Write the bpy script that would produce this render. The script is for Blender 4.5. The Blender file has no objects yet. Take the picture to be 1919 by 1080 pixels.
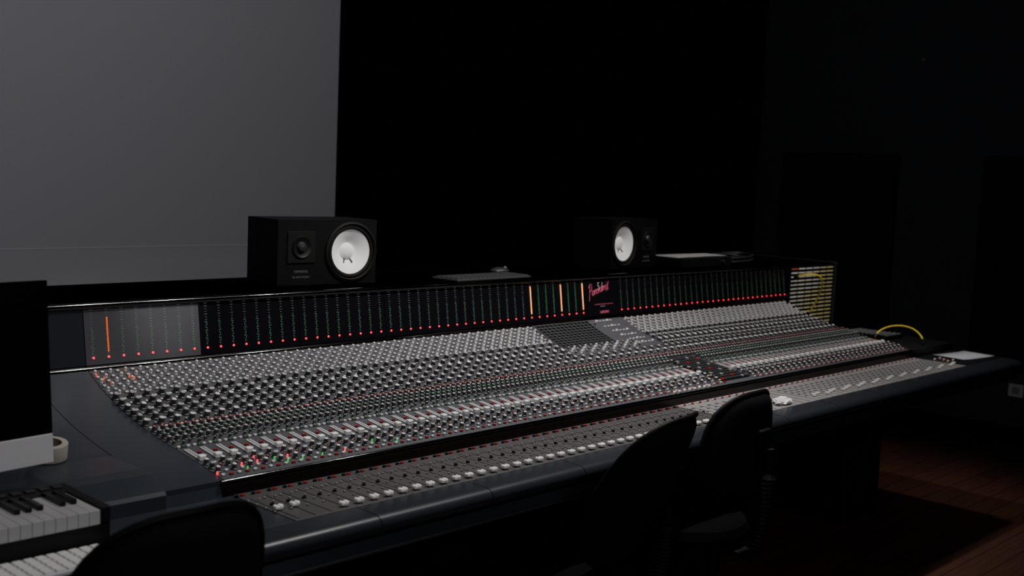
import bpy, bmesh, math, random
import numpy as np
from math import sin, cos, pi, radians, atan2, sqrt
from mathutils import Vector, Matrix
random.seed(7)
CH = 1.53            # camera height above the floor; console heights are noted relative to it
COL = bpy.context.scene.collection

# ------------------------------------------------------------------ materials
def mat(name, col, rough=0.5, metal=0.0, emis=None, es=0.0, noise=0.0, nscale=40.0, bump=0.0, spec=0.5, coat=0.0):
    m = bpy.data.materials.new(name); m.use_nodes = True
    nt = m.node_tree; b = nt.nodes['Principled BSDF']
    b.inputs['Base Color'].default_value = (*col, 1)
    b.inputs['Roughness'].default_value = rough
    b.inputs['Metallic'].default_value = metal
    b.inputs['Specular IOR Level'].default_value = spec
    b.inputs['Coat Weight'].default_value = coat
    if emis:
        b.inputs['Emission Color'].default_value = (*emis, 1)
        b.inputs['Emission Strength'].default_value = es
    if noise > 0 or bump > 0:
        tc = nt.nodes.new('ShaderNodeTexCoord')
        n = nt.nodes.new('ShaderNodeTexNoise'); n.inputs['Scale'].default_value = nscale
        n.inputs['Detail'].default_value = 4
        nt.links.new(tc.outputs['Object'], n.inputs['Vector'])
        if noise > 0:
            mx = nt.nodes.new('ShaderNodeMix'); mx.data_type = 'RGBA'
            mx.inputs['A'].default_value = (*[c*(1-noise) for c in col], 1)
            mx.inputs['B'].default_value = (*[min(1, c*(1+noise)) for c in col], 1)
            nt.links.new(n.outputs['Fac'], mx.inputs['Factor'])
            nt.links.new(mx.outputs['Result'], b.inputs['Base Color'])
        if bump > 0:
            bp = nt.nodes.new('ShaderNodeBump'); bp.inputs['Strength'].default_value = bump
            bp.inputs['Distance'].default_value = 0.002
            nt.links.new(n.outputs['Fac'], bp.inputs['Height'])
            nt.links.new(bp.outputs['Normal'], b.inputs['Normal'])
    return m

M = {}
M['blue'] = mat('blue_grey_enamel', (0.034, 0.041, 0.054), 0.30, 0.2, noise=0.12, nscale=25)
M['armblue'] = mat('armrest_enamel', (0.022, 0.026, 0.034), 0.33, 0.2, noise=0.12, nscale=25)
M['panel'] = mat('channel_panel_paint', (0.064, 0.066, 0.077), 0.5, 0.1, noise=0.25, nscale=180)
M['fpanel'] = mat('fader_panel_paint', (0.085, 0.082, 0.085), 0.45, 0.3, noise=0.2, nscale=150)
M['fpanelr'] = mat('fader_panel_silver', (0.28, 0.275, 0.275), 0.45, 0.3, noise=0.2, nscale=150)
M['black'] = mat('black_plastic', (0.007, 0.007, 0.008), 0.45, noise=0.2, spec=0.3)
M['matte'] = mat('matte_black_mesh', (0.006, 0.006, 0.007), 0.9, noise=0.2, spec=0.05)
M['gloss'] = mat('black_gloss', (0.005, 0.005, 0.007), 0.30, noise=0.1, spec=0.3)
M['hazepaint'] = mat('meter_glass_painted_haze', (0.060, 0.061, 0.068), 0.42, noise=0.1, spec=0.6)  # lighter grey: the hazy reflection is painted into the base colour
M['lip'] = mat('black_lip_painted_reflection', (0.007, 0.0025, 0.003), 0.3, noise=0.1, spec=0.3)  # gloss black, with its red reflection mixed into the base colour
M['trim'] = mat('polished_trim', (0.12, 0.12, 0.122), 0.12, 1.0, noise=0.05)
M['trim2'] = mat('satin_trim', (0.10, 0.105, 0.12), 0.35, 0.8, noise=0.05)
M['gridl'] = mat('grid_line', (0.13, 0.135, 0.14), 0.7, noise=0.05, spec=0.2)
M['knobd'] = mat('knob_dark', (0.045, 0.045, 0.050), 0.4, noise=0.1)
M['bagd'] = mat('dark_grey_plastic', (0.022, 0.022, 0.024), 0.4, noise=0.1)
M['capl'] = mat('cap_light', (0.70, 0.70, 0.69), 0.4, noise=0.05)
M['capg'] = mat('cap_grey', (0.30, 0.30, 0.305), 0.4, noise=0.05)
M['capr'] = mat('cap_maroon', (0.28, 0.05, 0.045), 0.4, noise=0.05)
M['capn'] = mat('cap_green', (0.08, 0.17, 0.10), 0.4, noise=0.05)
M['white'] = mat('white_plastic', (0.88, 0.88, 0.86), 0.35, noise=0.03)
M['slot'] = mat('fader_slot_grey', (0.44, 0.44, 0.45), 0.4, noise=0.08)
M['redled'] = mat('red_led', (0.5, 0.02, 0.05), 0.3, emis=(1.0, 0.008, 0.04), es=1.7)
M['grnled'] = mat('green_led', (0.02, 0.3, 0.08), 0.3, emis=(0.03, 1.0, 0.16), es=0.45)
M['grnbar'] = mat('green_bar', (0.02, 0.2, 0.06), 0.3, emis=(0.05, 0.8, 0.16), es=0.22)
M['dimgrn'] = mat('dim_green_led', (0.02, 0.08, 0.04), 0.3, emis=(0.05, 0.7, 0.20), es=0.30)
M['tick'] = mat('meter_tick', (0.20, 0.21, 0.22), 0.5, noise=0.05)
M['orled'] = mat('orange_bar', (0.6, 0.2, 0.05), 0.3, emis=(1.0, 0.075, 0.008), es=0.75)
M['ylled'] = mat('yellow_bar', (0.7, 0.4, 0.1), 0.3, emis=(1.0, 0.30, 0.05), es=3.2)
M['screen'] = mat('screen_fabric', (0.62, 0.615, 0.64), 0.9, noise=0.03, nscale=60, spec=0.1)
M['cone'] = mat('woofer_cone', (0.95, 0.95, 0.96), 0.6, noise=0.02)
M['wood'] = mat('black_ash_veneer', (0.0040, 0.0036, 0.0040), 0.55, noise=0.4, nscale=30, bump=0.3, spec=0.2)
M['rubber'] = mat('rubber', (0.006, 0.006, 0.006), 0.7, noise=0.1, spec=0.2)
M['fabric'] = mat('chair_fabric', (0.008, 0.008, 0.0085), 0.95, noise=0.4, nscale=300, bump=0.4, spec=0.12)
M['seatf'] = mat('seat_fabric', (0.003, 0.003, 0.0032), 0.95, noise=0.4, nscale=300, bump=0.4, spec=0.05)
M['chairp'] = mat('chair_plastic', (0.005, 0.005, 0.0055), 0.6, noise=0.1, spec=0.15)
M['curtain'] = mat('black_curtain', (0.0025, 0.0025, 0.003), 1.0, noise=0.3, nscale=10, spec=0.0)
M['wallp'] = mat('dark_wall_paint', (0.080, 0.088, 0.105), 0.85, noise=0.12, nscale=4, spec=0.2)
M['wallb'] = mat('black_wall_paint', (0.006, 0.006, 0.007), 0.9, noise=0.12, nscale=4, spec=0.1)
M['acou'] = mat('acoustic_fabric', (0.030, 0.030, 0.034), 0.95, noise=0.3, nscale=200, spec=0.1)
M['alu'] = mat('aluminium', (0.72, 0.72, 0.74), 0.4, 0.3, noise=0.04)
M['glass'] = mat('display_glass', (0.003, 0.003, 0.004), 0.3, noise=0.1, spec=0.2)
M['ivory'] = mat('ivory_keys', (0.42, 0.42, 0.43), 0.3, noise=0.03)
M['tape'] = mat('cream_tape', (0.36, 0.34, 0.30), 0.6, noise=0.06)
M['core'] = mat('cardboard', (0.20, 0.17, 0.13), 0.8, noise=0.1)
M['yellow'] = mat('yellow_cable', (0.78, 0.62, 0.06), 0.4, noise=0.05)
M['lblw'] = mat('white_label', (0.80, 0.79, 0.70), 0.6, noise=0.08)
M['lbly'] = mat('yellow_label', (0.82, 0.75, 0.36), 0.6, noise=0.08)
M['lblr'] = mat('red_label', (0.6, 0.12, 0.06), 0.6, noise=0.08)
M['paper'] = mat('paper', (0.40, 0.41, 0.45), 0.8, noise=0.04)
M['redbtn'] = mat('red_button', (0.40, 0.02, 0.02), 0.35, noise=0.05)
M['pink'] = mat('pink_print_glow', (0.75, 0.14, 0.24), 0.5, emis=(0.9, 0.10, 0.22), es=0.12, noise=0.05)  # print, given a faint glow of its own
M['whprint'] = mat('white_print', (0.6, 0.6, 0.6), 0.5, noise=0.05)
M['gyprint'] = mat('grey_print', (0.11, 0.11, 0.12), 0.5, noise=0.05)

# floor planks
def floor_mat():
    m = bpy.data.materials.new('dark_wood_planks'); m.use_nodes = True
    nt = m.node_tree; b = nt.nodes['Principled BSDF']
    tc = nt.nodes.new('ShaderNodeTexCoord'); br = nt.nodes.new('ShaderNodeTexBrick')
    br.inputs['Color1'].default_value = (0.16, 0.065, 0.040, 1)
    br.inputs['Color2'].default_value = (0.10, 0.040, 0.026, 1)
    br.inputs['Mortar'].default_value = (0.008, 0.004, 0.003, 1)
    br.inputs['Scale'].default_value = 1.0
    br.inputs['Brick Width'].default_value = 1.1
    br.inputs['Row Height'].default_value = 0.11
    br.inputs['Mortar Size'].default_value = 0.002
    br.offset = 0.37
    nt.links.new(tc.outputs['Object'], br.inputs['Vector'])
    mp = nt.nodes.new('ShaderNodeMapping'); mp.inputs['Scale'].default_value = (2, 30, 2)
    n = nt.nodes.new('ShaderNodeTexNoise'); n.inputs['Scale'].default_value = 3; n.inputs['Detail'].default_value = 6
    nt.links.new(tc.outputs['Object'], mp.inputs['Vector']); nt.links.new(mp.outputs['Vector'], n.inputs['Vector'])
    mx = nt.nodes.new('ShaderNodeMix'); mx.data_type = 'RGBA'; mx.blend_type = 'MULTIPLY'
    mx.inputs['Factor'].default_value = 0.7
    nt.links.new(br.outputs['Color'], mx.inputs['A']); nt.links.new(n.outputs['Fac'], mx.inputs['B'])
    nt.links.new(mx.outputs['Result'], b.inputs['Base Color'])
    b.inputs['Roughness'].default_value = 0.45
    return m
M['floor'] = floor_mat()

# ------------------------------------------------------------------ mesh helpers
class MB:
    def __init__(s): s.v = []; s.f = []; s.m = []; s.mats = []
    def mi(s, k):
        if k not in s.mats: s.mats.append(k)
        return s.mats.index(k)
    def add(s, vs, fs, k, T=None):
        o = len(s.v)
        for p in vs:
            p = Vector(p)
            if T is not None: p = T @ p
            s.v.append(tuple(p))
        i = s.mi(k)
        for f in fs: s.f.append(tuple(o+a for a in f)); s.m.append(i)
    def box(s, a, b, k, T=None, ch=0.0):
        x0, y0, z0 = a; x1, y1, z1 = b
        if ch <= 0:
            vs = [(x0,y0,z0),(x1,y0,z0),(x1,y1,z0),(x0,y1,z0),(x0,y0,z1),(x1,y0,z1),(x1,y1,z1),(x0,y1,z1)]
            s.add(vs, [(0,3,2,1),(4,5,6,7),(0,1,5,4),(1,2,6,5),(2,3,7,6),(3,0,4,7)], k, T); return
        bm = bmesh.new(); bmesh.ops.create_cube(bm, size=1)
        for v in bm.verts:
            v.co = Vector(((x0+x1)/2+v.co.x*(x1-x0), (y0+y1)/2+v.co.y*(y1-y0), (z0+z1)/2+v.co.z*(z1-z0)))
        bmesh.ops.bevel(bm, geom=bm.edges[:], offset=ch, segments=2, affect='EDGES', profile=0.5)
        bm.verts.index_update()
        s.add([v.co[:] for v in bm.verts], [[v.index for v in f.verts] for f in bm.faces], k, T); bm.free()
    def lathe(s, prof, k, n=16, T=None, mats=None, caps=True):
        vs = []
        for r, z in prof:
            for i in range(n):
                a = 2*pi*i/n; vs.append((r*cos(a), r*sin(a), z))
        o = len(s.v)
        for p in vs:
            p = Vector(p)
            if T is not None: p = T @ p
            s.v.append(tuple(p))
        for j in range(len(prof)-1):
            kk = mats[j] if mats else k
            for i in range(n):
                i2 = (i+1) % n
                s.f.append((o+j*n+i, o+j*n+i2, o+(j+1)*n+i2, o+(j+1)*n+i)); s.m.append(s.mi(kk))
        if caps:
            if prof[0][0] > 1e-6: s.f.append(tuple(o+i for i in reversed(range(n)))); s.m.append(s.mi(mats[0] if mats else k))
            if prof[-1][0] > 1e-6: s.f.append(tuple(o+(len(prof)-1)*n+i for i in range(n))); s.m.append(s.mi(mats[-1] if mats else k))
    def extrude_x(s, sec, x0, x1, k):
        n = len(sec)
        vs = [(x0, y, z) for y, z in sec]+[(x1, y, z) for y, z in sec]
        fs = [(i, (i+1) % n, n+(i+1) % n, n+i) for i in range(n)]
        fs += [tuple(reversed(range(n))), tuple(range(n, 2*n))]
        s.add(vs, fs, k)
    def tube(s, pts, r, k, n=8):
        P = [Vector(p) for p in pts]; rings = []
        up = Vector((0, 0, 1))
        for i, p in enumerate(P):
            t = (P[min(i+1, len(P)-1)]-P[max(i-1, 0)]).normalized()
            a = t.cross(up)
            if a.length < 1e-3: a = t.cross(Vector((1, 0, 0)))
            a.normalize(); b = a.cross(t).normalized()
            rr = r[i] if isinstance(r, (list, tuple)) else r
            rings.append([p+(a*cos(2*pi*j/n)+b*sin(2*pi*j/n))*rr for j in range(n)])
        vs = [q[:] for rg in rings for q in rg]; fs = []
        for i in range(len(P)-1):
            for j in range(n):
                j2 = (j+1) % n; fs.append((i*n+j, i*n+j2, (i+1)*n+j2, (i+1)*n+j))
        fs.append(tuple(reversed(range(n)))); fs.append(tuple((len(P)-1)*n+j for j in range(n)))
        s.add(vs, fs, k)
    def mesh(s, name, smooth=False):
        me = bpy.data.meshes.new(name); me.from_pydata(s.v, [], s.f)
        for k in s.mats: me.materials.append(M[k])
        me.polygons.foreach_set('material_index', s.m)
        bm = bmesh.new(); bm.from_mesh(me); bmesh.ops.recalc_face_normals(bm, faces=bm.faces[:]); bm.to_mesh(me); bm.free()
        if smooth:
            me.polygons.foreach_set('use_smooth', [True]*len(me.polygons))
            try: me.set_sharp_from_angle(angle=radians(35))
            except Exception: pass
        me.update(); return me
    def obj(s, name, smooth=False, parent=None, **kw):
        return link(name, s.mesh(name, smooth), parent, **kw)

PM = {}
def link(name, data, parent=None, loc=None, rot=None, label=None, kind=None, group=None, cat=None):
    o = bpy.data.objects.new(name, data); COL.objects.link(o)
    if loc is not None: o.location = loc
    if rot is not None: o.rotation_euler = rot
    if parent is not None:
        o.parent = parent
        o.matrix_parent_inverse = PM[parent.name].inverted()
    PM[o.name] = Matrix.LocRotScale(o.location, o.rotation_euler, o.scale)
    if label: o['label'] = label
    if kind: o['kind'] = kind
    if group: o['group'] = group
    if cat: o['category'] = cat
    return o
def empty(name, loc, label, cat, rot=(0,0,0), group=None):
    o = link(name, None, None, loc=loc, rot=rot, label=label, cat=cat, group=group)
    o.empty_display_size = 0.1
    return o
def lchild(name, data, parent, loc=(0,0,0), rot=(0,0,0), label=None):
    o = bpy.data.objects.new(name, data); COL.objects.link(o); o.parent = parent
    o.location = loc; o.rotation_euler = rot
    if label: o['label'] = label
    return o
def textmesh(s, size, k, ext=0.0004, shear=0.0, align='CENTER', off=0.0):
    c = bpy.data.curves.new('t', 'FONT'); c.body = s; c.size = size; c.extrude = ext; c.align_x = align; c.align_y = 'CENTER'; c.shear = shear; c.offset = off
    o = bpy.data.objects.new('t', c); COL.objects.link(o)
    dg = bpy.context.evaluated_depsgraph_get(); dg.update()
    me = bpy.data.meshes.new_from_object(o.evaluated_get(dg)); bpy.data.objects.remove(o)
    me.materials.clear(); me.materials.append(M[k]); return me

# ------------------------------------------------------------------ room
def room_box(name, a, b, k, kind='structure', **kw):
    m = MB(); m.box(a, b, k); return m.obj(name, kind=kind, **kw)
RX0, RX1, RY0, RY1, RH = -1.8, 7.27, -2.6, 4.55, 2.95
room_box('floor', (RX0, RY0, -0.1), (RX1, RY1, 0), 'floor')
room_box('ceiling', (RX0, RY0, RH), (RX1, RY1, RH+0.1), 'wallb')
room_box('wall_front', (RX0-0.1, RY1, -0.1), (RX1+0.1, RY1+0.1, RH+0.1), 'wallb')
room_box('wall_back', (RX0-0.1, RY0-0.1, -0.1), (RX1+0.1, RY0, RH+0.1), 'wallb')
room_box('wall_left', (RX0-0.1, RY0, -0.1), (RX0, RY1, RH+0.1), 'wallb')
room_box('wall_right', (RX1, RY0, -0.1), (RX1+0.1, RY1, RH+0.1), 'wallp')
m = MB(); m.box((RX1-0.015, RY0, 0), (RX1, RY1, 0.09), 'wallb', ch=0.003); m.obj('baseboard_right', kind='structure')

m = MB(); m.box((-1.2, 4.400, CH-0.374), (3.41, 4.42, 2.80), 'screen'); m.box((-1.2, 4.398, CH-0.3755), (3.41, 4.401, CH-0.3725), 'white')
m.obj('projection_screen', cat='screen', label='large pale grey fabric projection screen hung before the dark wall')
m = MB(); m.box((-1.2, 4.400, 0.0), (3.405, 4.42, CH-0.3765), 'screen')
m.obj('fabric_panel', cat='wall panel', label='pale grey fabric panel standing below the projection screen')
m = MB(); N = 360; xs = np.linspace(3.44, 7.2, N)
vs = []
for x in xs:
    y = 4.40+0.028*sin(x*2*pi/0.17)+0.012*sin(x*2*pi/0.41+1)
    vs += [(x, y, 0.02), (x, y, 2.9)]
m.add(vs, [(2*i, 2*i+2, 2*i+3, 2*i+1) for i in range(N-1)], 'curtain')
m.obj('curtain', smooth=True, cat='curtain', label='full-height black pleated curtain hanging beside the projection screen')
for y0, y1 in [(3.37, 4.20), (1.96, 2.79)]:
    m = MB(); m.box((RX1-0.065, y0, 0.45), (RX1-0.002, y1, CH+0.23), 'acou', ch=0.008)
    m.obj('acoustic_panel', cat='wall panel', label='black fabric acoustic panel mounted on the dark side wall', group='acoustic panels on the side wall')
e = empty('wall_outlet', (RX1, 2.508, 0.32), 'small white power outlet on the dark side wall', 'outlet')
m = MB(); m.box((-0.010, -0.045, -0.04), (-0.001, 0.045, 0.04), 'white', ch=0.002); lchild('cover_plate', m.mesh('cover_plate'), e)
m = MB(); m.box((-0.012, -0.022, -0.022), (-0.0098, 0.022, 0.022), 'slot'); lchild('socket', m.mesh('socket'), e)
m = MB(); m.lathe([(0.009, 0.001), (0.009, 0.006), (0.004, 0.010), (0.004, 0.02), (0.006, 0.024)], 'slot', 10, Matrix.Translation((RX1, 3.265, CH+0.845)) @ Matrix.Rotation(-pi/2, 4, 'Y'))
m.obj('wall_hook', cat='hook', label='tiny grey metal hook on the dark side wall')

# ------------------------------------------------------------------ console
pts = [(2.862,-.572),(2.753,-.619),(2.614,-.662),(2.446,-.689),(2.326,-.705),(2.21,-.723)]
PF = np.polyfit([p[0]-2.5 for p in pts], [p[1] for p in pts], 3)
def pz(y): return CH+float(np.polyval(PF, y-2.5))
def pth(y): return math.atan(float(np.polyval(np.polyder(PF), y-2.5)))
YS = list(np.linspace(2.205, 2.862, 22))
ZF = CH-0.758
X0, W = 1.4144, 0.3472
XR, WR = 3.70, 0.325
XEND = XR+4*WR
con = empty('mixing_console', (3.0, 2.5, 0), 'very long blue-grey mixing console covered in knobs, faders and lit meters', 'mixing console')
def cp(mb, name, smooth=False, **kw): return mb.obj(name, smooth, parent=con, **kw)

def slab(x0, x1, k, off=0.0, th=0.02, ys=YS):
    s = [(y, pz(y)+off) for y in ys]+[(y, pz(y)+off-th) for y in reversed(ys)]
    m = MB(); m.extrude_x(s, x0, x1, k); return m
sec = [(y, pz(y)-0.012) for y in YS]+[(2.875, CH-0.60), (3.30, CH-0.62), (3.30, CH-0.86), (2.0, CH-0.86), (1.93, CH-0.80), (1.93, ZF-0.012), (2.195, ZF-0.012)]
m = MB(); m.extrude_x(sec, 1.262, XEND, 'blue')
# wings
WZ = pz(2.44)-0.001
up = [(y, pz(y)-0.0005) for y in np.linspace(2.46, 2.862, 14)]
back = [(2.875, CH-0.60), (3.30, CH-0.62), (3.30, CH-0.86), (2.0, CH-0.86), (1.93, CH-0.80), (1.93, ZF-0.002)]
secw = [(2.190, CH-0.728), (2.197, CH-0.720), (2.26, WZ-0.004), (2.30, WZ), (2.44, WZ)]+up+back+[(2.190, ZF-0.002)]
secl = [(2.252, WZ)]+secw[3:-1]+[(2.252, ZF-0.002)]
m.extrude_x(secl, 0.30, 1.06, 'blue'); m.extrude_x(secw, 1.06, 1.2615, 'blue')
m.extrude_x([(2.19, CH-0.722), (2.62, CH-0.716), (2.875, CH-0.716), (3.30, CH-0.72)]+back[2:]+[(2.19, ZF-0.002)], XEND, 5.44, 'black')
cp(m, 'console_frame')
m = slab(1.263, X0-0.001, 'blue'); cp(m, 'blank_panel', True)
m = MB()
m.extrude_x([(2.902, CH-0.396), (3.34, CH-0.396), (3.34, CH-0.62), (2.878, CH-0.62), (2.878, CH-0.565)], 0.30, 5.50, 'black')
cp(m, 'meter_bridge')
m = MB(); m.box((0.30, 2.897, CH-0.404), (5.505, 3.35, CH-0.396), 'black', ch=0.003); cp(m, 'bridge_lid')
def tube_x(y, z, r, x0, x1, k, name, **kw):
    m = MB(); n = 32
    m.extrude_x([(y+r*cos(2*pi*i/n), z+r*sin(2*pi*i/n)) for i in range(n)], x0, x1, k); return cp(m, name, True, **kw)
tube_x(2.896, CH-0.402, 0.009, 0.30, 5.505, 'trim', 'edge_trim')
tube_x(2.870, CH-0.570, 0.008, 0.30, XEND, 'trim', 'edge_trim')
tube_x(2.203, CH-0.728, 0.006, X0-0.01, XEND, 'trim', 'edge_trim')
tube_x(1.868, CH-0.838, 0.005, 0.30, 5.42, 'trim2', 'edge_trim')
m = MB(); m.box((X0-0.01, 2.190, ZF-0.004), (XEND, 2.1945, CH-0.734), 'lip'); cp(m, 'front_lip', label='glossy black strip with a red reflection in its colour')
for x in (0.45, 1.9, 3.4, 4.75):
    m = MB(); m.box((x, 2.35, 0.0), (x+0.35, 3.15, CH-0.86), 'black', ch=0.01); cp(m, 'pedestal')
m = MB(); m.box((0.35, 3.16, 0.05), (5.4, 3.20, CH-0.80), 'black'); cp(m, 'modesty_panel')
ar = [(1.945, CH-0.775), (1.945, ZF)]
for t in np.linspace(0, 1, 14):
    a = radians(90+t*180); ar.append((1.882+0.028*cos(a), CH-0.782+0.023*sin(a)))
ar += [(1.945, CH-0.806)]
seams = [0.30, 0.55, 0.896]+[1.243+W*i for i in range(12)]+[5.42]
for a, b in zip(seams[:-1], seams[1:]):
    if b-a < 0.02: continue
    m = MB(); m.extrude_x(ar, a+0.0012, b-0.0012, 'armblue'); cp(m, 'armrest', True)
m = MB(); m.extrude_x([(1.885, CH-0.806), (1.945, CH-0.806), (1.945, CH-0.858), (1.88, CH-0.848), (1.868, CH-0.838)], 0.30, 5.42, 'armblue'); cp(m, 'lower_rail')

FT = Vector((0, 2.902, CH-0.398)); FB = Vector((0, 2.877, CH-0.566))
dn = (FB-FT); FHt = dn.length; dn.normalize(); nrm = Vector((1, 0, 0)).cross(dn); nrm = -nrm if nrm.y > 0 else nrm
FM = Matrix(((1, 0, 0, 0), (0, -dn.y, nrm.y, 0), (0, -dn.z, nrm.z, 0), (0, 0, 0, 1)))
def faceT(x, v, off=0.0):
    p = FT+dn*(FHt*v)+nrm*off
    return Matrix.Translation((x, p.y, p.z)) @ FM
def meter_panel(x0, x1, k='gloss', name='meter_panel', **kw):
    m = MB(); m.box((x0+0.001, -FHt+0.006, 0.0), (x1-0.001, -0.006, 0.004), k, faceT(0, 0, 0.0), ch=0.001); return cp(m, name, **kw)
meter_panel(0.30, 1.0, name='blank_meter_panel'); meter_panel(1.0, X0, 'armblue', name='blank_meter_panel')
cols = []
for k in range(6):
    mp = meter_panel(X0+k*W, X0+(k+1)*W, 'hazepaint' if k == 0 else 'gloss')
    for j in range(8): cols.append((X0+k*W+(j+0.5)*W/8, W/8, mp))
XL = X0+6*W
logo = meter_panel(XL, XR, name='logo_panel')
RM = (5.044-XR)/4
for k in range(4):
    mp = meter_panel(XR+k*RM, XR+(k+1)*RM)
    for j in range(8): cols.append((XR+k*RM+(j+0.5)*RM/8, RM/8, mp))
m = MB()
for i in range(15):
    yy = -0.024-i*0.0079
    w = 0.0030 if i % 3 else 0.0048
    m.box((-w, yy, 0), (w, yy+0.0010, 0.0004), 'tick')
    if i >= 6:
        sx = 0.0016 if i % 2 else -0.0016
        m.box((sx-0.0010, yy+0.0028, 0), (sx+0.0010, yy+0.0046, 0.0006), 'dimgrn')
m.box((-0.0045, -0.017, 0), (0.0045, -0.010, 0.0004), 'tick')
scale_me = m.mesh('meter_scale')
m = MB(); m.lathe([(0.0037, 0), (0.0037, 0.0012), (0.0024, 0.003), (0.0, 0.0036)], 'redled', 10); red_me = m.mesh('level_light', True)
m = MB()
for i in range(22): m.box((-0.0020, -0.130+i*0.0047, 0), (0.0020, -0.130+i*0.0047+0.0038, 0.001), 'ylled')
ybar_me = m.mesh('meter_bar')
m = MB()
for i in range(20): m.box((-0.0021, -0.130+i*0.0047, 0), (0.0021, -0.130+i*0.0047+0.0036, 0.001), 'orled')
obar_me = m.mesh('meter_bar')
m = MB()
for i in range(18): m.box((-0.0010, -0.130+i*0.0058, 0), (0.0010, -0.130+i*0.0058+0.002, 0.001), 'grnbar')
gbar_me = m.mesh('meter_bar')
for i, (x, w, mp) in enumerate(cols):
    T = faceT(x, 0, 0.0041)
    link('meter_scale', scale_me, mp, loc=T.translation, rot=T.to_euler())
    T2 = faceT(x, 0.85, 0.0041)
    link('level_light', red_me, mp, loc=T2.translation, rot=T2.to_euler(), label='small glowing red light')
    T3 = faceT(x, 0, 0.0047)
    me = None
    if i == 1: me = obar_me
    elif i in (40, 44, 47): me = ybar_me
    elif 40 < i < 48: me = gbar_me
    if me: link('meter_bar', me, mp, loc=T3.translation, rot=T3.to_euler(), label='glowing segmented level bar')
def ftext(s, size, k, x, v, shear=0, rot=0, sx=1.0, name='lettering', off=0.0, z=0.0046):
    T = faceT(x, v, z) @ Matrix.Rotation(rot, 4, 'Z')
    me = textmesh(s, size, k, shear=shear, off=off); me.transform(Matrix.Diagonal((sx, 1, 1, 1)))
    link(name, me, logo, loc=T.translation, rot=T.to_euler())
lc = (XL+XR)/2
# handwritten word, drawn as pen strokes
def smooth_pts(P, n=6):
    P = [Vector((p[0], p[1], 0)) for p in P]; out = []
    for i in range(len(P)-1):
        a, b, c, d = P[max(i-1, 0)], P[i], P[i+1], P[min(i+2, len(P)-1)]
        for t in np.linspace(0, 1, n, endpoint=False):
            out.append(0.5*((2*b)+(c-a)*t+(2*a-5*b+4*c-d)*t*t+(3*b-a-3*c+d)*t**3))
    return out+[P[-1]]
la = [(.42,.40),(.15,.46),(.02,.18),(.18,.0),(.38,.20),(.44,.44),(.44,.10),(.54,.0)]
ln = [(.02,.44),(.06,.02),(.10,.30),(.30,.46),(.38,.25),(.40,.02)]
STR = [[(.12,1.05),(.06,.4),(-.08,-.35)], [(-.12,.85),(.25,1.15),(.62,.98),(.50,.60),(.08,.48)]]
STR += [[(x+.62, y) for x, y in la], [(x+1.22, y) for x, y in ln]]
STR += [[(1.98,.44),(1.76,.36),(1.74,.08),(1.96,.0),(2.12,.22),(1.98,.44)], [(2.26,.46),(2.28,.02),(2.34,.32),(2.56,.46)]]
STR += [[(x+2.56, y) for x, y in la], [(x+3.14, y) for x, y in ln], [(3.54,.04),(3.60,.34),(3.80,.46),(3.86,.2),(3.90,.0)]]
STR += [[(4.06,.44),(4.08,.02)], [(4.12,.66),(4.14,.72)], [(4.26,.50),(4.62,-.10)], [(4.70,.66),(4.20,-.14)]]
m = MB(); TL = faceT(lc, 0.38, 0.0050) @ Matrix.Rotation(radians(14), 4, 'Z') @ Matrix(((0.027, 0.011, 0, -0.082), (0, 0.042, 0, 0), (0, 0, 1, 0), (0, 0, 0, 1)))
for s in STR: m.tube([TL @ p for p in smooth_pts(s)], 0.0008, 'pink', 6)
link('lettering', m.mesh('lettering'), logo, label='pink handwritten word')
ftext('5.1', 0.046, 'whprint', lc-0.012, 0.26, 0.25, 0, 0.70, off=-0.0009, z=0.0042)
ftext('LAFONT', 0.015, 'pink', lc+0.01, 0.87)
m = MB(); m.box((-0.05, -0.0006, 0), (0.065, 0.0006, 0.001), 'pink', faceT(lc, 0.68, 0.0041)); m.box((-0.015, -0.0006, 0), (0.015, 0.0006, 0.001), 'whprint', faceT(lc, 0.73, 0.0041)); cp(m, 'logo_line')

# patch bay
m = MB(); m.box((5.046, 2.868, CH-0.716), (5.50, 2.90, CH-0.40), 'gloss', ch=0.002); cp(m, 'patch_bay', label='black patch bay with rows of white and yellow label strips')
m = MB()
for r in range(15):
    z = CH-0.414-r*0.0200
    for c in range(6):
        x = 5.062+c*0.072
        kk = 'lblw'
        if c >= 4 or (c >= 2 and r > 5): kk = 'lbly'
        if r == 0 and c < 1: kk = 'lblr'
        m.box((x, 2.8665, z-0.0048), (x+0.062, 2.8682, z+0.0014), kk)
cp(m, 'label_strip')
m = MB(); m.box((5.50, 2.86, CH-0.72), (5.515, 3.34, CH-0.39), 'blue', ch=0.003); cp(m, 'bridge_cheek')

pan = []
for k in range(5):
    m = slab(X0+k*W+0.0012, X0+(k+1)*W-0.0012, 'panel', 0.0, 0.02); pan.append((X0+(k+1)*W, cp(m, 'channel_panel', True)))
XC0 = X0+5*W
m = slab(XC0+0.0012, XR-0.0012, 'panel'); pan.append((XR, cp(m, 'master_panel', True, label='centre section panel')))
for k in range(4):
    m = slab(XR+k*WR+0.0012, XR+(k+1)*WR-0.0012, 'panel'); pan.append((XR+(k+1)*WR, cp(m, 'channel_panel', True)))
def strip(m, x0, x1, y0, y1, h, k, n=3, base=0.0):
    ys = list(np.linspace(y0, y1, n+1))
    m.extrude_x([(y, pz(y)+h) for y in ys]+[(y, pz(y)+base-0.002) for y in reversed(ys)], x0, x1, k)
m = MB(); strip(m, XC0+0.003, XR-0.003, 2.64, 2.86, 0.004, 'panel', 8); cp(m, 'cover_plate', True)
m = MB(); strip(m, XC0+0.012, XC0+0.325, 2.705, 2.856, 0.0065, 'matte', 6)
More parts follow.
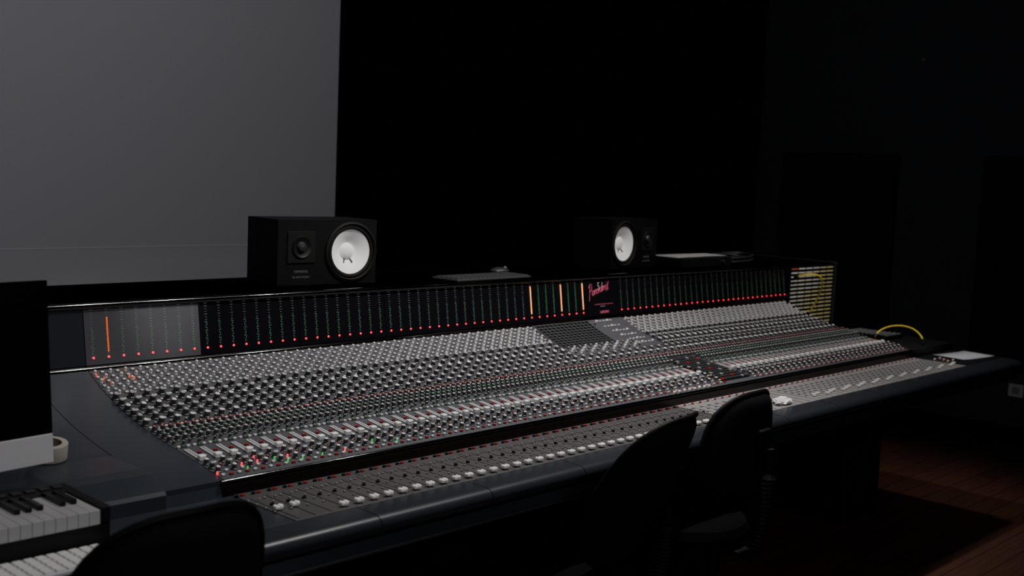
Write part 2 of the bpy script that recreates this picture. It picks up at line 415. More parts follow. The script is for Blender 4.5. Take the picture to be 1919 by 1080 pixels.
for i in range(14):
    x = XC0+0.013+i*0.0238; strip(m, x, x+0.0012, 2.706, 2.855, 0.0072, 'gridl', 6)
for j in range(10):
    y = 2.708+j*0.0161; strip(m, XC0+0.013, XC0+0.324, y, y+0.0012, 0.0072, 'gridl', 1)
cp(m, 'key_grid', label='black slotted keypad grid with grey dividers')
m = MB(); strip(m, XR-0.19, XR-0.012, 2.235, 2.50, 0.004, 'matte', 6)
for i in range(9):
    for j in range(12):
        kk = 'knobd' if (i*5+j*3) % 7 else ('capg' if (i+j) % 3 else 'redbtn')
        strip(m, XR-0.184+i*0.0185, XR-0.172+i*0.0185, 2.24+j*0.0215, 2.250+j*0.0215, 0.008, kk, 1)
cp(m, 'key_grid', label='black keypad block')

fx = [X0+0.012]+[X0+k*W for k in range(1, 6)]+[XR+k*WR for k in range(5)]
fpan = []
for a, b in zip(fx[:-1], fx[1:]):
    m = MB(); m.box((a+0.001, 1.946, ZF-0.014), (b-0.001, 2.189, ZF+0.001), 'fpanel' if a < 3.1 else 'fpanelr', ch=0.001)
    fpan.append((b, cp(m, 'fader_panel')))
m = MB(); m.box((0.30, 1.946, ZF-0.014), (fx[0]-0.001, 2.189, ZF), 'blue', ch=0.001); cp(m, 'blank_fader_panel')
m = MB(); m.box((XEND+0.001, 1.946, ZF-0.014), (5.42, 2.189, ZF+0.001), 'black', ch=0.001); pe = cp(m, 'blank_fader_panel'); fpan.append((9, pe))

# ---- knobs etc
def knob(r, h, cap, n=10, body='knobd'):
    m = MB(); m.lathe([(r*1.25, 0), (r*1.25, h*0.18), (r*0.95, h*0.25), (r*0.85, h*0.92), (r*0.70, h)], body, n, mats=[body, body, body, cap])
    m.box((-r*0.12, 0.0, h*0.99), (r*0.12, r*0.7, h*1.04), 'white'); return m
MESH = {}
for kk, cap in [('l', 'capl'), ('g', 'capg'), ('r', 'capr'), ('n', 'capn')]:
    MESH['K'+kk] = knob(0.0062, 0.0150, cap)
    MESH['H'+kk] = knob(0.0082, 0.0180, cap, 12)
    MESH['T'+kk] = knob(0.0042, 0.010, cap, 8)
m = MB(); m.lathe([(0.0052, 0), (0.0052, 0.003), (0.0042, 0.004), (0.0042, 0.010), (0.003, 0.0115)], 'capl', 8); MESH['Tw'] = m
def btn(k, w=0.0038, d=0.0028, h=0.005):
    m = MB(); m.box((-w, -d, 0), (w, d, h), k); m.box((-w*1.25, -d*1.3, 0), (w*1.25, d*1.3, 0.001), 'black'); return m
MESH['Bl'] = btn('capl'); MESH['Bg'] = btn('capg'); MESH['Bk'] = btn('black'); MESH['Br'] = btn('redbtn'); MESH['Bw'] = btn('white', 0.005, 0.004, 0.007); MESH['Bn'] = btn('capn')
MESH['Bs'] = btn('capg', 0.0022, 0.0018, 0.004)
m = MB(); m.box((-0.0070, 0.004, 0), (0.0070, 0.068, 0.003), 'slot'); m.box((-0.0010, -0.006, 0.0), (0.0010, 0.066, 0.0034), 'black')
m.box((-0.0088, -0.009, 0.0), (0.0088, 0.005, 0.013), 'white', ch=0.0025); m.box((-0.0080, -0.0017, 0.0125), (0.0080, -0.0009, 0.0133), 'capg'); MESH['S'] = m
m = MB(); m.box((-0.0105, -0.0080, 0.003), (-0.0015, 0.0080, 0.013), 'white', ch=0.0035); m.box((0.0015, -0.0080, 0.003), (0.0105, 0.0080, 0.013), 'white', ch=0.0035); m.box((-0.003, -0.006, 0.003), (0.003, 0.006, 0.008), 'alu'); m.box((-0.001, -0.001, 0), (0.001, 0.001, 0.004), 'black')
MESH['F'] = m
m = MB(); m.box((-0.0055, -0.008, 0.003), (0.0055, 0.008, 0.011), 'capl', ch=0.002); m.box((-0.001, -0.001, 0), (0.001, 0.001, 0.004), 'black')
MESH['Fs'] = m
for (kk, e) in (('Lr', 'redled'), ('Lg', 'grnled'), ('Lo', 'orled')):
    m = MB(); m.lathe([(0.0024, 0), (0.0024, 0.0065), (0.0016, 0.008), (0.0, 0.0085)], e, 8); MESH[kk] = m
NAMEOF = {'K': 'rotary_knob', 'H': 'large_rotary_knob', 'T': 'trim_knob', 'B': 'push_button', 'S': 'short_fader', 'F': 'fader', 'L': 'status_light'}
PL = {}
def put(kind, x, y, z=None, th=None, rz=0.0):
    if z is None: z = pz(y); th = pth(y)
    PL.setdefault(NAMEOF[kind[0]], []).append((kind, x, y, z, th, rz))
chs = [(X0+k*W+(j+0.5)*W/8, W/8, 'L') for k in range(5) for j in range(8)]
chs += [(XR+k*WR+(j+0.5)*WR/8, WR/8, 'R') for k in range(4) for j in range(8)]
ncm = 12; wm = (XR-XC0)/ncm
chs += [(XC0+(j+0.5)*wm, wm, 'C') for j in range(ncm)]
rz = lambda: random.uniform(-2.2, 2.2)
# rows of the middle field: (y, left control, right control)
ROWS = [(2.735, 'Hg', 'Bl'), (2.704, 'Hg', 'Tl'), (2.673, 'Hl', 'Bl'), (2.642, 'Hg', 'Tg'), (2.611, 'Hg', 'Bl'), (2.580, 'Hl', 'Tg'), (2.556, 'Bl', 'Bl'),
        (2.538, 'Kr', 'Kr'), (2.514, 'Kg', 'Kg'), (2.490, 'Kn', 'Kn'), (2.466, 'Kg', 'Kg'), (2.444, 'Tn', 'Tn')]
for ci, (cx, cw, side) in enumerate(chs):
    d = cw*0.25
    C = side == 'C'
    if not C:
        for i in range(6):
            y = 2.850-i*0.0185
            put('Tw' if i % 2 == 0 else 'Bl', cx-d, y, rz=0); put('Tw' if i % 2 else 'Bl', cx+d, y, rz=0)
    for y, ka, kb in ROWS:
        if C and y > 2.64: continue
        if C and cx > XR-0.2 and y < 2.51: continue
        put(ka, cx-d*0.95, y, rz=rz() if ka[0] != 'B' else 0)
        put(kb, cx+d*1.05, y-(0.008 if kb[0] in 'BT' else 0), rz=rz() if kb[0] != 'B' else 0)
    if C and cx > XR-0.2: continue
    for o in (-1, 0, 1): put('Bn' if (o == 0) else 'Bl', cx+o*cw*0.3, 2.418)
    put('S', cx-cw*0.1, 2.331)
    put('Bg', cx+cw*0.36, 2.345); put('Br', cx+cw*0.36, 2.370)
    for i, y in enumerate((2.300, 2.275, 2.250)):
        put('Kg' if i % 2 else 'Kl', cx-d*0.9, y, rz=rz()); put('Tr' if i == 1 else 'Bl', cx+d, y-0.003)
    for o in (-1, 1): put('Br' if o > 0 else 'Bl', cx+o*d, 2.226)
    pr = 0.8 if (side == 'L' and ci < 7) else (0.2 if side == 'L' and ci < 14 else 0.0)
    for _ in range(3):
        if random.random() < pr: put('L'+random.choice('rgg'), cx+cw*random.choice((0.05, 0.42, -0.45)), random.choice((2.237, 2.262, 2.286)))
for i, x in enumerate((0.010, 0.022, 0.082, 0.095)): put('Lo', X0+x, 2.838-(i % 2)*0.016)
for i, x in enumerate((0.012, 0.034, 0.104)): put('Lo', X0+x, 2.812-(i % 2)*0.010)
for i in range(6):
    for j in range(5): put('Bw' if (i+j) % 3 == 0 else 'Bl', XR-0.180+j*0.022+i*0.012, 2.845-i*0.034, pz(2.845-i*0.034)+0.004, pth(2.7))
for i in range(13):
    for j in range(3): put('Tw' if (i+j) % 2 else 'Tg', XC0+0.025+i*0.032, 2.692-j*0.018, pz(2.692-j*0.018)+0.004, pth(2.68))
put('Tr', XR-0.21, 2.83, pz(2.83)+0.004, pth(2.8))
for i in range(8): put('Bw', XC0+0.03+i*0.03, 2.215)
for k, (cx, cw, side) in enumerate(chs):
    if side == 'C':
        if cx > XR-0.12: continue
    y = 1.965
    if side == 'L' and k < 2: y = 2.030
    if side == 'R': y = 1.975+0.03*((k*7) % 3)/3
    if side == 'C': y = 1.97+0.05*((k*5) % 4)/4
    if (side != 'C' or k % 2) and not (3.40 < cx < 3.60) and not (side == 'L' and k == 2): put('F' if side == 'L' else 'Fs', cx+0.004, y, ZF+0.001, 0)
    if side == 'L':
        for i in range(4): put('Bs', cx-0.011, 2.02+i*0.034, ZF+0.001, 0)
        put('Bs', cx+0.016, 2.12, ZF+0.001, 0); put('Bk', cx+0.016, 2.07, ZF+0.001, 0)
    else:
        for i in range(5): put('Bg', cx-0.011, 2.01+i*0.028, ZF+0.001, 0)
    put('Br', cx+0.004, 2.168, ZF+0.001, 0); put('Bl' if side != 'L' else 'Bk', cx-0.011, 2.168, ZF+0.001, 0)
for i in range(9): put('Br' if i % 2 else 'Bw', XEND+0.03+0.028*(i % 3), 2.04+0.03*(i//3), ZF+0.001, 0)
m = MB()
for (cx, cw, side) in chs: m.box((cx+0.0032, 1.952, ZF+0.0008), (cx+0.0048, 2.14, ZF+0.0018), 'black')
cp(m, 'fader_slot', kind='stuff')

built = {k: v.mesh(NAMEOF[k[0]], False) for k, v in MESH.items()}
LBL = {'F': 'white fader cap', 'S': 'short fader with white cap'}
for nm, lst in PL.items():
    lst.sort(key=lambda e: e[1]**2+e[2]**2)
    for e in lst[:100]:
        par = next(p for xx, p in (fpan if e[2] < 2.19 else pan) if e[1] < xx)
        link(nm, built[e[0]], par, loc=(e[1], e[2], e[3]), rot=(e[4], 0, e[5]) if e[4] == 0 else (e[4], 0, 0), label=LBL.get(e[0][0]))
    rest = lst[100:]
    if rest:
        V = []; Fc = []; MI = []; mats = []
        for e in rest:
            src = MESH[e[0]]; A = np.array(src.v)
            T = Matrix.Translation(e[1:4]) @ Matrix.Rotation(e[4], 4, 'X') @ Matrix.Rotation(e[5], 4, 'Z')
            T = np.array(T); A = A @ T[:3, :3].T+T[:3, 3]
            o = len(V); V += A.tolist(); Fc += [tuple(o+i for i in f) for f in src.f]
            mp = []
            for k in src.mats:
                if k not in mats: mats.append(k)
                mp.append(mats.index(k))
            MI += [mp[i] for i in src.m]
        me = bpy.data.meshes.new(nm); me.from_pydata(V, [], Fc)
        for k in mats: me.materials.append(M[k])
        me.polygons.foreach_set('material_index', MI); me.update()
        link(nm, me, con, kind='stuff')

# ------------------------------------------------------------------ speakers
def speaker(x, y, yaw, flip, label):
    e = empty('studio_speaker', (x, y, CH-0.3955), label, 'speaker', rot=(0, 0, yaw), group='speakers on the meter bridge')
    s = -1 if flip else 1
    wx = s*0.088; wz = 0.108; n = 48
    m = MB()
    a = (-.191, 0, 0.0); b = (.191, .199, .215)
    vs = [(a[0],a[1],a[2]),(b[0],a[1],a[2]),(b[0],b[1],a[2]),(a[0],b[1],a[2]),(a[0],a[1],b[2]),(b[0],a[1],b[2]),(b[0],b[1],b[2]),(a[0],b[1],b[2])]
    m.add(vs, [(0,3,2,1),(4,5,6,7),(1,2,6,5),(2,3,7,6),(3,0,4,7)], 'wood')
    vs = []
    angs = sorted([2*pi*i/n for i in range(n)]+[atan2(zz-wz, xx-wx) % (2*pi) for xx in (-.191, .191) for zz in (0, .215)])
    for t in angs:
        c, q = cos(t), sin(t)
        L = min((( .191-wx)/c if c > 1e-9 else 9), ((-.191-wx)/c if c < -1e-9 else 9), ((.215-wz)/q if q > 1e-9 else 9), ((0-wz)/q if q < -1e-9 else 9))
        vs += [(wx+0.090*c, 0, wz+0.090*q), (wx+L*c, 0, wz+L*q)]
    k = len(angs)
    m.add(vs, [(2*i, 2*i+1, 2*((i+1) % k)+1, 2*((i+1) % k)) for i in range(k)], 'wood')
    lchild('cabinet', m.mesh('cabinet'), e)
    R = Matrix.Translation((wx, 0, wz)) @ Matrix.Rotation(pi/2, 4, 'X')
    m = MB(); m.lathe([(0.101, 0.0), (0.101, 0.006), (0.094, 0.009), (0.090, 0.004), (0.090, -0.004)], 'rubber', 48, R, caps=False); lchild('woofer_rim', m.mesh('woofer_rim', True), e)
    m = MB(); m.lathe([(0.0905, 0.0), (0.086, 0.005), (0.080, 0.005), (0.0745, -0.001)], 'rubber', 48, R, caps=False); lchild('woofer_surround', m.mesh('woofer_surround', True), e)
    m = MB(); m.lathe([(0.0750, 0.000), (0.060, -0.007), (0.043, -0.017), (0.026, -0.028)], 'cone', 48, R, caps=False)
    lchild('woofer_cone', m.mesh('woofer_cone', True), e, label='bright white paper cone')
    m = MB(); m.lathe([(0.028, -0.028), (0.026, -0.022), (0.019, -0.017), (0.010, -0.0145), (0.0, -0.014)], 'cone', 28, R, caps=False)
    lchild('dust_cap', m.mesh('dust_cap', True), e)
    for aa in (-0.42, 0.42):
        T = R @ Matrix.Rotation(aa-pi/2, 4, 'Z')
        m = MB(); m.tube([T @ Vector((0.028, 0, -0.023)), T @ Vector((0.035, 0, -0.018)), T @ Vector((0.042, 0, -0.015))], 0.0020, 'black', 8)
        lchild('lead_wire', m.mesh('lead_wire'), e)
    tx = -s*0.105; R2 = Matrix.Translation((tx, 0, 0.125)) @ Matrix.Rotation(pi/2, 4, 'X')
    m = MB(); m.box((tx-0.052, -0.004, 0.073), (tx+0.052, 0.001, 0.177), 'rubber', ch=0.0015); lchild('tweeter_plate', m.mesh('tweeter_plate'), e)
    m = MB(); m.lathe([(0.036, 0.004), (0.034, 0.009), (0.028, 0.006), (0.018, 0.004)], 'black', 28, R2, caps=False)
    m.lathe([(0.018, 0.005), (0.013, 0.012), (0.0, 0.015)], 'bagd', 20, R2, caps=False); lchild('tweeter', m.mesh('tweeter', True), e)
    me = textmesh('YAMAHA', 0.013, 'gyprint'); lchild('lettering', me, e, loc=(tx, -0.0006, 0.044), rot=(pi/2, 0, 0))
    me = textmesh('NS-10M STUDIO', 0.009, 'gyprint'); lchild('lettering', me, e, loc=(tx, -0.0006, 0.026), rot=(pi/2, 0, 0))
    return e
speaker(2.3406, 3.0485, -0.09, False, 'black bookshelf speaker lying sideways with bright white woofer beside the screen')
speaker(4.0602, 3.0871, 0.10, True, 'black bookshelf speaker lying sideways with white woofer before the curtain')

# ------------------------------------------------------------------ things on the bridge
BT = CH-0.3955
e = empty('slim_keyboard', (3.02, 2.99, BT), 'slim dark grey keyboard lying flat on the console lid', 'keyboard', rot=(0, 0, 0.03))
m = MB(); m.box((-0.20, -0.06, 0), (0.20, 0.07, 0.008), 'knobd', ch=0.002); lchild('body', m.mesh('body'), e)
m = MB()
for r in range(5):
    for c in range(17): m.box((-0.193+c*0.0228, -0.053+r*0.0235, 0.008), (-0.193+c*0.0228+0.019, -0.053+r*0.0235+0.019, 0.012), 'knobd')
o = lchild('key', m.mesh('key'), e); o['kind'] = 'stuff'
e = empty('computer_mouse', (3.26, 3.14, BT), 'small dark computer mouse beside the slim keyboard', 'mouse')
m = MB(); m.lathe([(0.026, 0), (0.028, 0.008), (0.023, 0.016), (0.012, 0.021), (0, 0.022)], 'bagd', 16, Matrix.Scale(1.7, 4, (1, 0, 0))); lchild('shell', m.mesh('shell', True), e)
m = MB(); m.lathe([(0.006, -0.003), (0.006, 0.003)], 'capg', 10, Matrix.Translation((0.03, 0, 0.017)) @ Matrix.Rotation(pi/2, 4, 'X')); lchild('scroll_wheel', m.mesh('scroll_wheel'), e)
e = empty('rack_unit', (4.49, 3.08, BT), 'low black equipment box on the console lid', 'audio equipment')
m = MB(); m.box((-0.2, -0.10, 0), (0.2, 0.12, 0.042), 'black', ch=0.003); lchild('case', m.mesh('case'), e)
m = MB(); m.lathe([(0.01, 0), (0.009, 0.012)], 'bagd', 12, Matrix.Translation((0.12, -0.10, 0.022)) @ Matrix.Rotation(pi/2, 4, 'X')); lchild('knob', m.mesh('knob'), e)
for i, (a, dx) in enumerate(((0.02, 0.0), (-0.05, 0.03))):
    m = MB(); m.box((-0.19, -0.07, 0), (0.19, 0.06, 0.0012), 'slot', Matrix.Translation((4.49+dx, 3.10, BT+0.0423+i*0.0014)) @ Matrix.Rotation(a, 4, 'Z')); m.obj('paper_sheet', cat='paper', label='loose white sheet lying on the black equipment box', group='loose sheets on the equipment box')
m = MB(); pp = []
for i in range(140):
    t = i/139; a = t*2*pi*4.5; r = 0.085+0.02*sin(t*9)
    pp.append((4.86+r*1.3*cos(a), 3.09+r*0.8*sin(a), BT+0.010+t*0.032+0.004*sin(a*1.3)))
m.tube(pp, 0.0048, 'bagd', 8); m.obj('coiled_cable', True, cat='cable', label='coil of dark grey cable on the console lid')

# ------------------------------------------------------------------ right wing
def bez(p0, p1, p2, p3, n=28):
    P = [Vector(p) for p in (p0, p1, p2, p3)]
    return [(P[0]*(1-t)**3+P[1]*3*t*(1-t)**2+P[2]*3*t*t*(1-t)+P[3]*t**3) for t in np.linspace(0, 1, n)]
def cable(p, label):
    e = empty('patch_cable', tuple(p[0]), label, 'cable', group='yellow patch cables')
    o = Vector(p[0]); m = MB(); m.tube([q-o for q in p], 0.0040, 'yellow', 8); lchild('cord', m.mesh('cord', True), e)
    for q0, q1 in ((p[0], p[1]), (p[-1], p[-2])):
        d = (q1-q0).normalized(); m = MB(); m.tube([q0-o, q0-o+d*0.025], 0.0060, 'black', 8); lchild('plug', m.mesh('plug'), e)
cable(bez((5.075, 2.860, CH-0.455), (5.09, 2.70, CH-0.40), (5.24, 2.74, CH-0.45), (5.235, 2.860, CH-0.66)), 'yellow patch cable looping down the patch bay')
cable(bez((5.13, 2.44, CH-0.706), (5.20, 2.46, CH-0.645), (5.36, 2.34, CH-0.620), (5.20, 2.23, CH-0.708)), 'yellow patch cable arching over the end of the console')
e = empty('ventilated_box', (5.27, 2.52, CH-0.7155), 'small black ribbed box on the console end', 'audio equipment')
m = MB(); m.box((-0.09, -0.12, 0), (0.09, 0.12, 0.014), 'black', ch=0.003); lchild('case', m.mesh('case'), e)
m = MB()
for i in range(9): m.box((-0.08, -0.105+i*0.025, 0.014), (0.08, -0.101+i*0.025, 0.017), 'capg')
lchild('vent_rib', m.mesh('vent_rib'), e)
m = MB()
vs = []; n = 10
for i in range(n+1):
    for j in range(3):
        u = i/n; vs.append(((u-0.5)*0.27, (j/2-0.5)*0.155, 0.001+0.008*max(0, abs(u-0.5)*2-0.6)**1.2))
fs = [(i*3+j, (i+1)*3+j, (i+1)*3+j+1, i*3+j+1) for i in range(n) for j in range(2)]
m.add(vs, fs, 'paper', Matrix.Translation((5.278, 2.070, ZF+0.0025))@Matrix.Rotation(radians(-8), 4, 'Z')); o = m.obj('paper_sheet', True, cat='paper', label='white sheet of notes lying on the console end')
sm = o.modifiers.new('s', 'SOLIDIFY'); sm.thickness = 0.0008
bm = bmesh.new(); bmesh.ops.create_icosphere(bm, subdivisions=3, radius=1)
for v in bm.verts:
    k = 1+random.uniform(-0.28, 0.2); v.co = Vector((v.co.x*0.045*k, v.co.y*0.026*k, max(0.0, v.co.z*0.014*k+0.008)))
me = bpy.data.meshes.new('crumpled_paper'); bm.to_mesh(me); bm.free(); me.materials.append(M['white'])
link('crumpled_paper', me, None, loc=(3.50, 1.985, ZF+0.0035), label='small crumpled white tissue lying on the faders', cat='paper')

# ------------------------------------------------------------------ left desk items
e = empty('desktop_computer', (0.790, 2.245, WZ+0.0005), 'all-in-one computer with black display and silver chin', 'computer', rot=(0, 0, radians(7)))
zb = 0.051; TI = Matrix.Translation((0, 0, zb)) @ Matrix.Rotation(radians(-4), 4, 'X') @ Matrix.Translation((0, 0, -zb))
m = MB(); m.box((-0.264, 0.0, zb+0.062), (0.264, 0.012, zb+0.380), 'glass', TI, ch=0.002); lchild('display', m.mesh('display'), e)
m = MB(); m.box((-0.264, 0.0, zb), (0.264, 0.012, zb+0.0615), 'alu', TI, ch=0.002); lchild('chin', m.mesh('chin'), e, label='silver aluminium chin')
m = MB()
vs = [(-0.262, 0.012, zb+0.002), (0.262, 0.012, zb+0.002), (0.262, 0.012, zb+0.378), (-0.262, 0.012, zb+0.378), (-0.13, 0.042, zb+0.09), (0.13, 0.042, zb+0.09), (0.13, 0.042, zb+0.28), (-0.13, 0.042, zb+0.28)]
m.add(vs, [(0,1,5,4),(1,2,6,5),(2,3,7,6),(3,0,4,7),(4,5,6,7)], 'bagd', TI); lchild('back_shell', m.mesh('back_shell'), e)
m = MB(); m.box((-0.095, 0.045, 0), (0.095, 0.18, 0.006), 'alu', ch=0.002)
m.add([(-0.09,0.165,0.004),(0.09,0.165,0.004),(0.09,0.178,0.004),(-0.09,0.178,0.004),(-0.09,0.05,0.25),(0.09,0.05,0.25),(0.09,0.06,0.26),(-0.09,0.06,0.26)], [(0,3,2,1),(4,5,6,7),(0,1,5,4),(1,2,6,5),(2,3,7,6),(3,0,4,7)], 'alu')
lchild('stand', m.mesh('stand'), e)
KZ = ZF+0.001
e = empty('piano_keyboard', (0.86, 2.148, KZ), 'compact black piano keyboard with white and black keys', 'piano keyboard')
m = MB(); m.box((-0.20, -0.100, 0), (0.20, 0.098, 0.050), 'black', ch=0.004); m.box((-0.20, 0.045, 0.045), (0.20, 0.098, 0.080), 'black', ch=0.004)
m.box((0.178, -0.10, 0.04), (0.20, 0.05, 0.078), 'black', ch=0.003); m.box((-0.20, -0.10, 0.04), (-0.18, 0.05, 0.078), 'black', ch=0.003)
lchild('body', m.mesh('body'), e)
m = MB(); m.box((-0.0108, -0.103, 0.045), (0.0108, 0.045, 0.074), 'ivory', ch=0.0012); wk = m.mesh('white_key')
m = MB(); m.box((-0.0055, -0.040, 0.07), (0.0055, 0.045, 0.084), 'gloss', ch=0.0015); bk = m.mesh('black_key')
for i in range(16):
    x = 0.166-i*0.0222
    lchild('white_key', wk, e, loc=(x, 0, 0))
    if i % 7 not in (2, 6) and i < 15: lchild('black_key', bk, e, loc=(x-0.0111, 0, 0))
m = MB(); m.box((-0.009, -0.009, 0), (0.009, 0.009, 0.004), 'bagd', ch=0.001); pd = m.mesh('pad')
for i in range(13):
    lchild('pad', pd, e, loc=(0.17-i*0.028, 0.07, 0.080))
e = empty('computer_keyboard', (0.835, 1.988, ZF+0.001), 'slim aluminium computer keyboard with white keys', 'keyboard')
m = MB(); m.box((-0.215, -0.052, 0), (0.215, 0.052, 0.009), 'alu', ch=0.002); lchild('base', m.mesh('base'), e)
m = MB(); m.box((-0.0078, -0.0078, 0), (0.0078, 0.0078, 0.004), 'white', ch=0.0008); km = m.mesh('key')
m = MB(); m.box((-0.045, -0.0078, 0), (0.045, 0.0078, 0.004), 'white', ch=0.0008); sp = m.mesh('space_bar')
for r in range(5):
    for c in range(20):
        if r == 0 and 4 <= c <= 8:
            if c == 6: lchild('space_bar', sp, e, loc=(-0.2035+c*0.0214, -0.042+r*0.0195, 0.009))
            continue
        lchild('key', km, e, loc=(-0.2035+c*0.0214, -0.042+r*0.0195, 0.009))
e = empty('tape_roll', (1.13, 2.480, WZ+0.008), 'roll of cream masking tape lying on the desk', 'tape', rot=(0.14, 0, 0))
m = MB(); m.lathe([(0.030, 0), (0.042, 0), (0.0425, 0.002), (0.0425, 0.034), (0.042, 0.036), (0.030, 0.036), (0.030, 0)], 'tape', 36, caps=False); lchild('tape', m.mesh('tape', True), e)
m = MB(); m.lathe([(0.028, 0), (0.0301, 0), (0.0301, 0.0365), (0.028, 0.0365), (0.028, 0)], 'core', 36, caps=False); lchild('core', m.mesh('core', True), e)

# ------------------------------------------------------------------ chairs
def chair(x, y, zt, bw, bh, lean, yaw, label, legrot=0.3):
    e = empty('office_chair', (x, y, 0), label, 'chair', rot=(0, 0, yaw), group='office chairs at the console')
    nu = 36
    def padp(u, v, side):
        a = u*2*pi; rr = v
        cx = abs(cos(a))**0.72*(1 if cos(a) >= 0 else -1); cz = abs(sin(a))**0.72*(1 if sin(a) >= 0 else -1)
        wx = bw/2*(1.0-0.12*max(0, cz))
        px = cx*wx*rr; pzz = cz*bh/2*rr
        th = 0.026*sqrt(max(0, 1-rr**5))
        py = 0.7*px*px/bw
        return Vector((px, py+(-th if side < 0 else th), pzz))
    Rl = Matrix.Rotation(lean, 4, 'X')    # top leans backwards (-y)
    ctr = Vector((0, 0, zt-bh/2*cos(lean)))
    m = MB(); vs = []; fs = []
    for side in (-1, 1):
        for i in range(1, 9):
            for j in range(nu): vs.append((Rl @ padp(j/nu, (i/8)**0.7, side)+ctr)[:])
    def idx(s, i, j): return s*8*nu+(i-1)*nu+j % nu
    for s in (0, 1):
        for i in range(1, 8):
            for j in range(nu): fs.append((idx(s, i, j), idx(s, i+1, j), idx(s, i+1, j+1), idx(s, i, j+1)))
        fs.append(tuple(idx(s, 1, j) for j in range(nu)))
    for j in range(nu): fs.append((idx(0, 8, j), idx(0, 8, j+1), idx(1, 8, j+1), idx(1, 8, j)))
    m.add(vs, fs, 'fabric'); lchild('backrest', m.mesh('backrest', True), e)
    m = MB(); lp = [Rl @ (padp(j/nu, 1.0, 1)*1.01)+ctr for j in range(nu)]; m.tube(lp+[lp[0]], 0.007, 'chairp', 8); lchild('edge_bead', m.mesh('edge_bead', True), e)
    cb = Rl @ Vector((0, -0.035, -0.01))+ctr
    m = MB(); m.box((-0.03, -0.045, -0.06), (0.03, -0.022, 0.045), 'chairp', Matrix.Translation(ctr) @ Rl, ch=0.006); lchild('bracket', m.mesh('bracket'), e)
    pts = []; rad = []
    z0, z1 = 0.47, cb.z
    for i in range(46):
        t = i/45; z = z0+(z1-z0)*t
        pts.append((0, cb.y-0.02+0.03*(1-t)-0.012*sin(t*pi), z)); rad.append(0.019 if i % 2 else 0.025)
        if t > 0.75: rad[-1] = 0.014
    m = MB(); m.tube(pts, rad, 'rubber', 14); lchild('bellows', m.mesh('bellows', True), e)
    yb = pts[0][1]; ys = yb+0.25; sr = 0.205
    m = MB()
    m.lathe([(0.0, 0.455), (0.13, 0.455), (sr*0.95, 0.470), (sr, 0.492), (sr*0.95, 0.515), (0.13, 0.522), (0.0, 0.515)], 'seatf', 36, Matrix.Translation((0, ys, 0)), caps=False)
    lchild('seat', m.mesh('seat', True), e)
    m = MB(); m.box((-0.035, yb-0.01, 0.435), (0.035, ys+0.1, 0.455), 'chairp', ch=0.004); lchild('seat_bar', m.mesh('seat_bar'), e)
    m = MB(); m.lathe([(0.028, 0.09), (0.028, 0.27), (0.018, 0.27), (0.018, 0.44)], 'chairp', 18, Matrix.Translation((0, ys, 0))); lchild('gas_column', m.mesh('gas_column', True), e)
    for i in range(5):
        a = i*2*pi/5+legrot; T = Matrix.Translation((0, ys, 0)) @ Matrix.Rotation(a, 4, 'Z')
        m = MB(); m.add([(0.02,-0.022,0.08),(0.02,0.022,0.08),(0.02,0.022,0.13),(0.02,-0.022,0.13),(0.24,-0.014,0.062),(0.24,0.014,0.062),(0.24,0.014,0.085),(0.24,-0.014,0.085)], [(0,1,2,3),(7,6,5,4),(0,4,5,1),(1,5,6,2),(2,6,7,3),(3,7,4,0)], 'chairp', T); lchild('leg', m.mesh('leg'), e)
        m = MB(); m.lathe([(0.014, -0.02), (0.027, -0.018), (0.027, 0.018), (0.014, 0.02)], 'rubber', 16, T @ Matrix.Translation((0.23, 0, 0.027)) @ Matrix.Rotation(pi/2, 4, 'X'))
        m.box((0.222, -0.006, 0.045), (0.238, 0.006, 0.07), 'chairp', T); lchild('caster', m.mesh('caster', True), e)
    return e
chair(2.36, 1.70, CH-0.595, 0.37, 0.46, radians(24), 0.18, 'black fabric office chair with reclined oval back at the console', 0.63)
chair(2.88, 1.72, CH-0.605, 0.36, 0.29, radians(1), 0.05, 'black fabric office chair with ribbed back support at the console', 0.0)
chair(0.955, 1.60, CH-0.556, 0.37, 0.38, radians(12), 0.0, 'black fabric office chair with rounded back beside the keyboards')

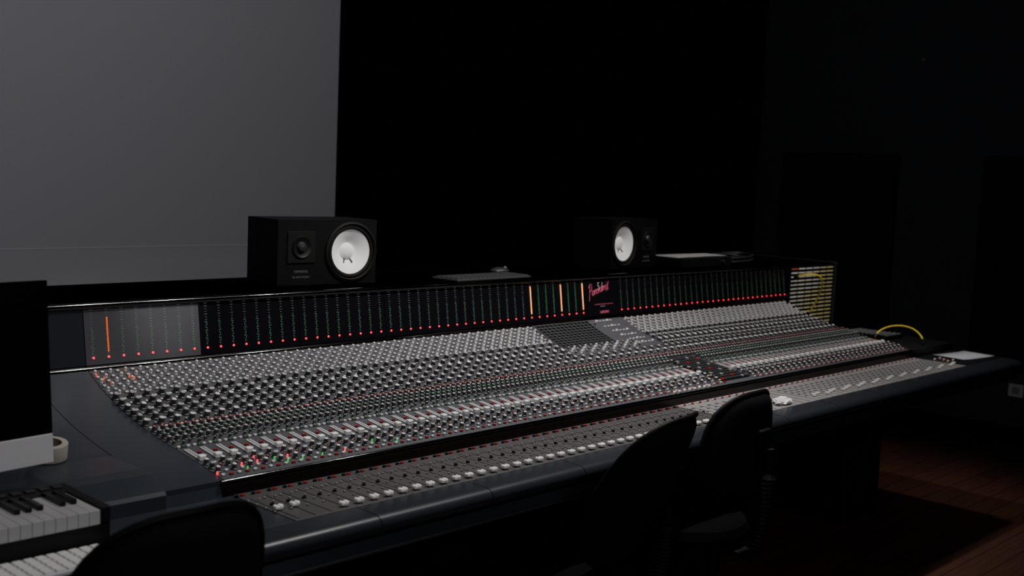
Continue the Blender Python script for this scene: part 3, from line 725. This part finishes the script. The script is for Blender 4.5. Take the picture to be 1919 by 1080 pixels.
# ------------------------------------------------------------------ lights
def spot(x, y, z, tx, ty, tz, e, ang=100, r=0.04, col=(1, 0.95, 0.90), blend=0.8):
    l = bpy.data.lights.new('ceiling_or_added_spot', 'SPOT'); l.energy = e; l.spot_size = radians(ang); l.spot_blend = blend; l.shadow_soft_size = r; l.color = col
    o = bpy.data.objects.new('ceiling_or_added_spot', l); COL.objects.link(o); o.location = (x, y, z)
    o.rotation_euler = (Vector((tx, ty, tz))-Vector((x, y, z))).to_track_quat('-Z', 'Y').to_euler()
for x in (2.36, 2.75, 3.3, 4.4):
    spot(x, 2.0, 2.85, x-0.1, 2.48, 0.9, 78, 83)
spot(5.3, 1.9, 2.85, 5.3, 2.6, 0.8, 46, 60)  # spot added to brighten the patch bay and its cables
spot(1.0, 1.3, 2.85, 1.0, 2.1, 0.8, 30, 60)
spot(5.9, 0.6, 2.85, 6.0, 0.8, 0.0, 10, 75)  # unseen spot added to lift the floor at the right
spot(1.6, 1.5, 2.9, 1.66, 2.9, 1.16, 150, 9, 0.03, blend=1.0)  # narrow unseen spot added for the glow on the first meter panel
def area(x, y, z, tx, ty, tz, e, sx, sy, col=(0.95, 0.96, 1.0), name='added_screen_wash'):
    l = bpy.data.lights.new(name, 'AREA'); l.energy = e; l.shape = 'RECTANGLE'; l.size = sx; l.size_y = sy; l.color = col
    o = bpy.data.objects.new(name, l); COL.objects.link(o); o.location = (x, y, z); o.rotation_euler = (Vector((tx, ty, tz))-o.location).to_track_quat('-Z', 'Y').to_euler()
area(1.0, -0.8, 2.6, 1.2, 4.4, 1.5, 20, 2.4, 0.6, (0.97, 0.95, 1.0))  # unseen wash added to light the projection screen
area(1.2, 2.3, 2.88, 1.6, 4.4, 2.45, 6, 3.0, 0.2, (0.97, 0.95, 1.0))  # second added wash, evening out the upper part of the screen
w = bpy.data.worlds.new('World'); bpy.context.scene.world = w; w.use_nodes = True
w.node_tree.nodes['Background'].inputs['Color'].default_value = (0.5, 0.55, 0.65, 1); w.node_tree.nodes['Background'].inputs['Strength'].default_value = 0.01

# ------------------------------------------------------------------ camera
yaw, pit, rol, f = 0.7552, 0.1003, 0.0430, 2141.4
F = Vector((cos(pit)*cos(yaw), cos(pit)*sin(yaw), -sin(pit))); R0 = Vector((sin(yaw), -cos(yaw), 0)); U0 = R0.cross(F)
R = R0*cos(rol)+U0*sin(rol); U = -R0*sin(rol)+U0*cos(rol)
cam = bpy.data.cameras.new('Camera'); cam.sensor_width = 36; cam.lens = 36*f/1919; cam.clip_start = 0.05
cam.dof.use_dof = True; cam.dof.focus_distance = 3.3; cam.dof.aperture_fstop = 3.5
co = bpy.data.objects.new('Camera', cam); COL.objects.link(co)
co.matrix_world = Matrix(((R.x, U.x, -F.x, 0), (R.y, U.y, -F.y, 0), (R.z, U.z, -F.z, CH), (0, 0, 0, 1)))
bpy.context.scene.camera = co
